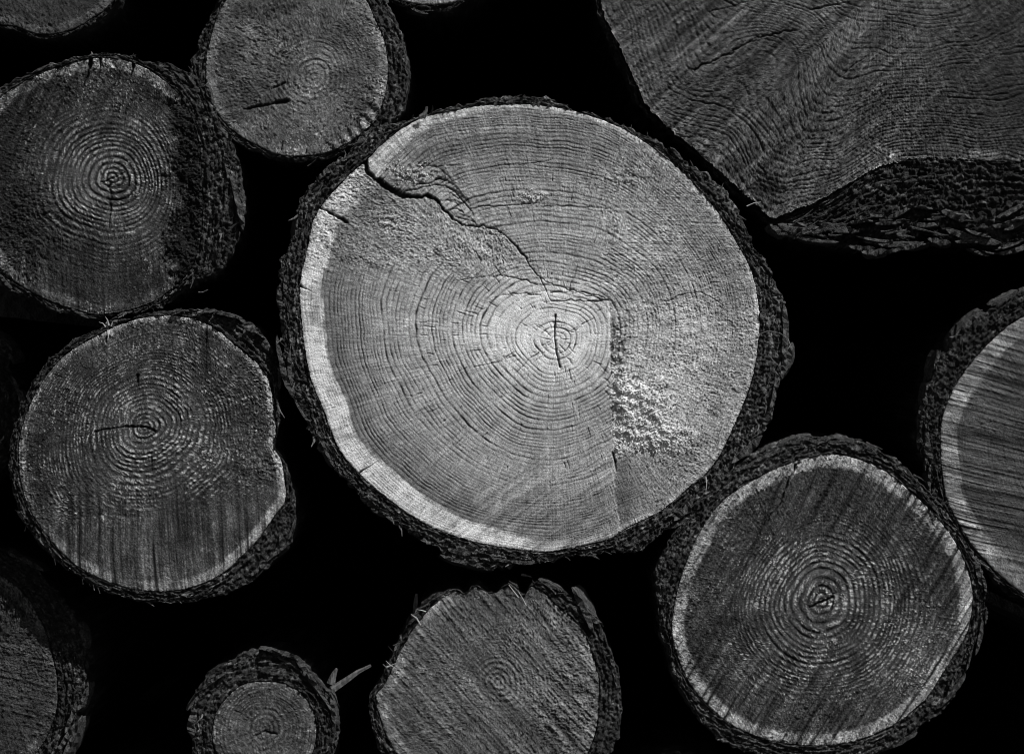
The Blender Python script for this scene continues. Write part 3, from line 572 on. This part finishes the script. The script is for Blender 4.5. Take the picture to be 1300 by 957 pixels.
# ------------------------------------------------------------------ splinters, fibres and chips
def blade(pts, w0, w1, th=.5, seed=0, name='splinter'):   # a torn sliver of wood along 3-D points in mm, flattened, tapering
    q = random.Random(seed); P = np.array(pts, float)/1000; n = len(P); V = []; F = []
    for i in range(n):
        t = i/(n-1); d = P[min(i+1, n-1)]-P[max(i-1, 0)]; d /= np.linalg.norm(d)+1e-9
        s1 = np.cross(d, (0, 1, 0)); s1 /= np.linalg.norm(s1)+1e-9; s2 = np.cross(d, s1)
        w_ = (w0+(w1-w0)*t)*(1+q.uniform(-.2, .2))/2000; h = max(w_*.35, th/2000*(1-t*.6))
        for a, b in ((1, 0), (.2, 1), (-1, .2), (-.1, -1)): V.append(P[i]+s1*w_*a+s2*h*b)
    for i in range(n-1):
        for j in range(4): F.append((i*4+j, i*4+(j+1) % 4, i*4+4+(j+1) % 4, i*4+4+j))
    F.append((0, 3, 2, 1)); e = (n-1)*4; F.append((e, e+1, e+2, e+3))
    return make_mesh(name, np.array(V), np.array(F), smooth=False)
def on(log, pts, h0=1, h1=3, **k):            # photo points to a splinter that belongs to a log
    n = len(pts); P = []
    for i, (x, y) in enumerate(pts):
        v = log.place(x, y, h0+(h1-h0)*i/(n-1)); P.append((v.x*1000, v.y*1000, v.z*1000))
    return P
def splinter(log, pts, w0, w1, h0=0, h1=4, seed=0, name='splinter', m=None):
    link(name, blade(on(log, pts, h0, h1), w0, w1, seed=seed, name=name), m or M_SPLINT, log.root)
splinter(lj, [(534,793),(529,784),(522,779)], 2.4, .8, 2, 7, 1)
splinter(lj, [(541,776),(535,774),(529,773)], 1.4, .5, 2, 7, 2)
splinter(lj, [(502,848),(496,844),(490,838)], 1.6, .5, 1, 5, 3)
splinter(lj, [(658,758),(652,750),(646,742)], 2.2, 1, 1, 4, 4)
splinter(lj, [(668,768),(664,760),(659,752)], 1.5, .6, 1, 4, 5)
splinter(lj, [(491,846),(497,844),(503,841)], 1.6, .6, 3, 5, 6)
for i, (x, y, dx, dy, w_) in enumerate([(106,80,-8,-6,2),(112,76,6,-9,3),(120,74,-4,-8,2.5),(128,74,5,-6,2),(170,82,-2,-9,2.4),(175,84,6,-5,2),(100,82,-12,2,2),(150,80,-3,-3,1.5),(112,82,-3,10,2.2)]):
    splinter(lb, [(x, y+5), (x+dx*.4, y+dy*.5), (x+dx, y+dy)], w_, .4, 0, 4, 20+i)
for i, (x, y, dx, dy, w_) in enumerate([(138,410,-4,-8,3),(141,411,6,-5,2.4),(134,412,-8,-3,2.2),(137,416,1,14,2.4)]):
    splinter(ld, [(x, y+3), (x+dx*.4, y+dy*.5), (x+dx, y+dy)], w_, .4, 0, 4, 40+i)
for i in range(9):                             # slivers hanging under the notched rims
    q = random.Random(i); x = 60+i*8+q.uniform(-3, 3); y = 690+i*6.0+q.uniform(-2, 2)
    splinter(ld, [(x, y), (x+3, y+8), (x+5, y+q.uniform(12, 22))], 1.6, .3, 0, 2, 60+i)
# curled fibres at the right rim of the middle log
splinter(logA, [(962,425),(975,420),(990,423),(1000,430),(1003,438),(999,444)], 1.3, .6, 2, 9, 70, 'wood_fibre', M_LEAF)
splinter(logA, [(975,450),(985,462),(996,466),(1004,462),(1003,456)], 1.3, .5, 2, 9, 71, 'wood_fibre', M_LEAF)
splinter(logA, [(920,535),(916,546),(918,558)], 1.2, .4, 3, 4, 72, 'wood_fibre')
splinter(logA, [(894,545),(905,552),(912,548)], 1.0, .4, 3, 5, 73, 'wood_fibre')
splinter(logA, [(896,605),(897,614),(896,624)], 1.2, .4, 3, 4, 74, 'wood_fibre')
# torn bark tips on the upper rim
for i, (x, y, dx, dy, w_) in enumerate([(676,136,6,-12,5),(684,134,-2,-10,5),(692,138,10,-6,4),(628,132,8,-8,5),(645,129,14,-3,4),(540,150,-3,-9,4),(462,176,-14,8,5),(455,192,-16,10,5)]):
    splinter(logA, [(x, y+2), (x+dx*.5, y+dy*.6), (x+dx, y+dy)], w_, 1.2, -1, 2, 80+i, 'bark_sliver', M_FLAKE)
for i in range(26):
    q = random.Random(900+i); a = rad(q.uniform(-150, -40)); r = float(li.OB.R(a))+q.uniform(-9, 2)
    x = li.c[0]+r*math.cos(a); y = li.c[1]+r*math.sin(a); l = q.uniform(8, 22); s_ = a+math.pi/2+q.uniform(-.3, .3)
    splinter(li, [(x, y), (x+l*.5*math.cos(s_), y+l*.5*math.sin(s_)), (x+l*math.cos(s_+.1), y+l*math.sin(s_+.1))], q.uniform(1.2, 3), .5, 0, 3, 900+i, 'bark_sliver', M_FLAKE)
for i in range(46):
    q = random.Random(1900+i); x = q.uniform(1000, 1240); y = q.uniform(250 if x < 1100 else 222, 303); l = q.uniform(10, 34); s_ = rad(q.uniform(-38, 6) if x < 1090 else q.uniform(-18, 14))
    if x < 1092 and y < 272-(x-1000)*.45+8: continue
    splinter(lg, [(x, y), (x+l*.5*math.cos(s_), y+l*.5*math.sin(s_)+q.uniform(-2, 2)), (x+l*math.cos(s_), y+l*math.sin(s_))], q.uniform(1.5, 4), .6, -3, 2, 1900+i, 'bark_sliver', M_FLAKE)

for lg_, n_, a0, a1 in ((logA, 110, -180, 180), (lb, 26, -80, 80), (lc, 26, -60, 120), (ld, 34, -180, 180), (lh, 20, 120, 240), (lj, 26, -170, -10), (lk, 22, -180, 0)):
    for i in range(n_):                        # loose ragged slivers of bark round the rims
        q = random.Random(lg_.seed*1000+i); a = rad(q.uniform(a0, a1)); Ro_ = float(lg_.OB.R(a)); Ri_ = float(lg_.O.R(a))
        if Ro_-Ri_ < 4: continue
        rr_ = Ri_+(Ro_-Ri_)*q.uniform(.45, 1.0); x = lg_.c[0]+rr_*math.cos(a); y = lg_.c[1]+rr_*math.sin(a); l = q.uniform(5, 17)
        s_ = a+(math.pi/2 if q.random() < .5 else -math.pi/2)*q.uniform(.55, 1.05)
        splinter(lg_, [(x, y), (x+l*.5*math.cos(s_), y+l*.5*math.sin(s_)), (x+l*math.cos(s_+q.uniform(-.4, .4)), y+l*math.sin(s_+.1))], q.uniform(1.2, 4), .5, -3, q.uniform(-1, 3), lg_.seed*1000+i, 'bark_sliver', q.choice((M_FLAKE, M_FLAKE, M_LEAF)))

def loose(name, pts, yb, w0, w1, label, cat, m, seed):     # a loose thing lying between the logs
    x0, z0 = to_world(pts[0][0], pts[0][1], yb); k = (CAMD+yb)/CAMD
    P = [((x-pts[0][0])*k, -i*1.5, (pts[0][1]-y)*k) for i, (x, y) in enumerate(pts)]
    o = link(name, blade(P, w0, w1, 1.2, seed, name), m); o.location = (x0, yb, z0); tag(o, label, cat); return o
loose('bark_strip', [(420,876),(438,864),(455,852),(471,844)], .055, 9, 3, 'narrow pointed strip of bark leaning up to the right of the small bottom log', 'bark strip', M_LEAF, 5)
loose('leaf', [(420,868),(422,861),(425,853),(428,848)], .05, 10, 4, 'small pale rounded leaf beside the pointed bark strip at the bottom', 'leaf', M_LEAF, 6)
loose('bark_chip', [(526,792),(527,775),(528,762),(529,753)], .045, 8, 3.5, 'upright dark chip of bark at the left rim of the bottom middle log', 'bark chip', M_LEAF, 7)
loose('bark_chip', [(533,149),(539,146),(541,141),(542,136)], -.006, 7, 3, 'small lit bark chip standing on the upper left rim of the middle log', 'bark chip', M_LEAF, 8)
loose('wood_chip', [(662,729),(668,730),(675,732)], .03, 3.5, 1.2, 'tiny pale wood chip in the gap under the middle log', 'wood chip', M_LEAF, 9)
loose('straw', [(252,371),(258,371),(264,368)], .03, 1.8, .8, 'short pale straw in the gap under the rough barked log', 'straw', M_LEAF, 10)
loose('straw', [(948,262),(957,258),(966,257)], -.012, 1.5, .7, 'thin pale straw sticking out from the left edge of the huge butt log', 'straw', M_SPLINT, 11)

# ------------------------------------------------------------------ loose sawdust on the middle log
def sawdust():
    q = np.random.default_rng(5); pts = []
    def cl(n, x, y, sx, sy, smin, smax):
        a = q.normal(size=(n, 2))*(sx, sy)+(x, y); s_ = q.uniform(smin, smax, n); pts.append(np.column_stack([a, s_]))
    cl(900, 812, 528, 22, 22, .7, 2.2); cl(420, 787, 505, 7, 24, .7, 2.3); cl(380, 850, 556, 22, 11, .6, 1.9); cl(260, 523, 221, 17, 9, .6, 1.7); cl(90, 675, 249, 12, 3.5, .6, 1.7)
    cl(90, 800, 226, 24, 10, .5, 1.3); cl(160, 500, 285, 22, 12, .5, 1.4); cl(120, 860, 350, 60, 60, .4, 1.0); cl(60, 940, 432, 8, 12, .6, 1.4); cl(60, 700, 150, 60, 8, .4, 1.1)
    P = np.concatenate(pts)
    ok = ((P[:, 0] > stepx(P[:, 1])+1) | (P[:, 1] < 400)) & ((P[:, 1] < 574) | (P[:, 1] > 600)); _, _, tt_ = logA.rings(P[:, 0].copy(), P[:, 1].copy()); P = P[ok & (tt_ < .96)]
    H, _, _ = logA.surf(P[:, 0].copy(), P[:, 1].copy())
    V = []; F = []
    base = np.array([(1, 0, 0), (-1, 0, 0), (0, 1, 0), (0, -1, 0), (0, 0, 1), (0, 0, -1)], float); tri = np.array([(0, 2, 4), (2, 1, 4), (1, 3, 4), (3, 0, 4), (2, 0, 5), (1, 2, 5), (3, 1, 5), (0, 3, 5)])
    for i in range(len(P)):
        v = base*q.uniform(.5, 1.3, (6, 1))*(q.uniform(.8, 1.7), q.uniform(.35, .8), q.uniform(.35, .9))
        a, b = q.uniform(0, 6.28), q.uniform(-.7, .7); ca, sa, cb, sb = math.cos(a), math.sin(a), math.cos(b), math.sin(b)
        R = np.array([[ca, -sa, 0], [sa, ca, 0], [0, 0, 1]])@np.array([[cb, 0, sb], [0, 1, 0], [-sb, 0, cb]])
        v = (v@R.T)*P[i, 2]
        w_ = logA.place(P[i, 0], P[i, 1], H[i]+P[i, 2]*.35)
        V.append(np.stack([v[:, 0]/1000+w_.x, v[:, 2]/1000+w_.y, v[:, 1]/1000+w_.z], -1)); F.append(tri+i*6)
    o = link('sawdust', make_mesh('sawdust', np.concatenate(V), np.concatenate(F), smooth=False), M_DUST)
    o.location = logA.root.location
    tag(o, 'pale crumbs of sawdust clinging beside the saw step on the middle log', 'sawdust', kind='stuff')
sawdust()

# ------------------------------------------------------------------ unseen logs added round the picture to keep light out of the gaps
for i, (x, y, r) in enumerate([(690,-150,108),(230,-160,120),(-200,200,110),(-250,650,130),(1720,180,160),(1720,560,150),(1450,1000,118),(855,1085,120),(450,1130,130),(170,1110,130),(1080,1120,140),(1400,1170,130),(650,1240,110),(-120,1160,130),(330,-380,130),(620,-390,130),(-60,-340,120),(840,1320,130),(1835,-150,175),(1640,-480,180),(1260,-545,190),(930,-470,120),(-240,-60,125),(-330,-330,140),(2050,380,170)]):
    l = Log(c=(x, y), wood=circ(x, y, r, .03, i), outer=circ(x, y, r*1.09, .04, i+50), y=.02+.03*((i*7) % 4), tone=.2, sapw=12, saptone=.35, seed=200+i, bark=.05, res=5, barkres=5, barkamp=5, rough=.2)
    l.build('log', 'unseen log added beyond the picture to keep light out of the stack', group='unseen logs added to block light')
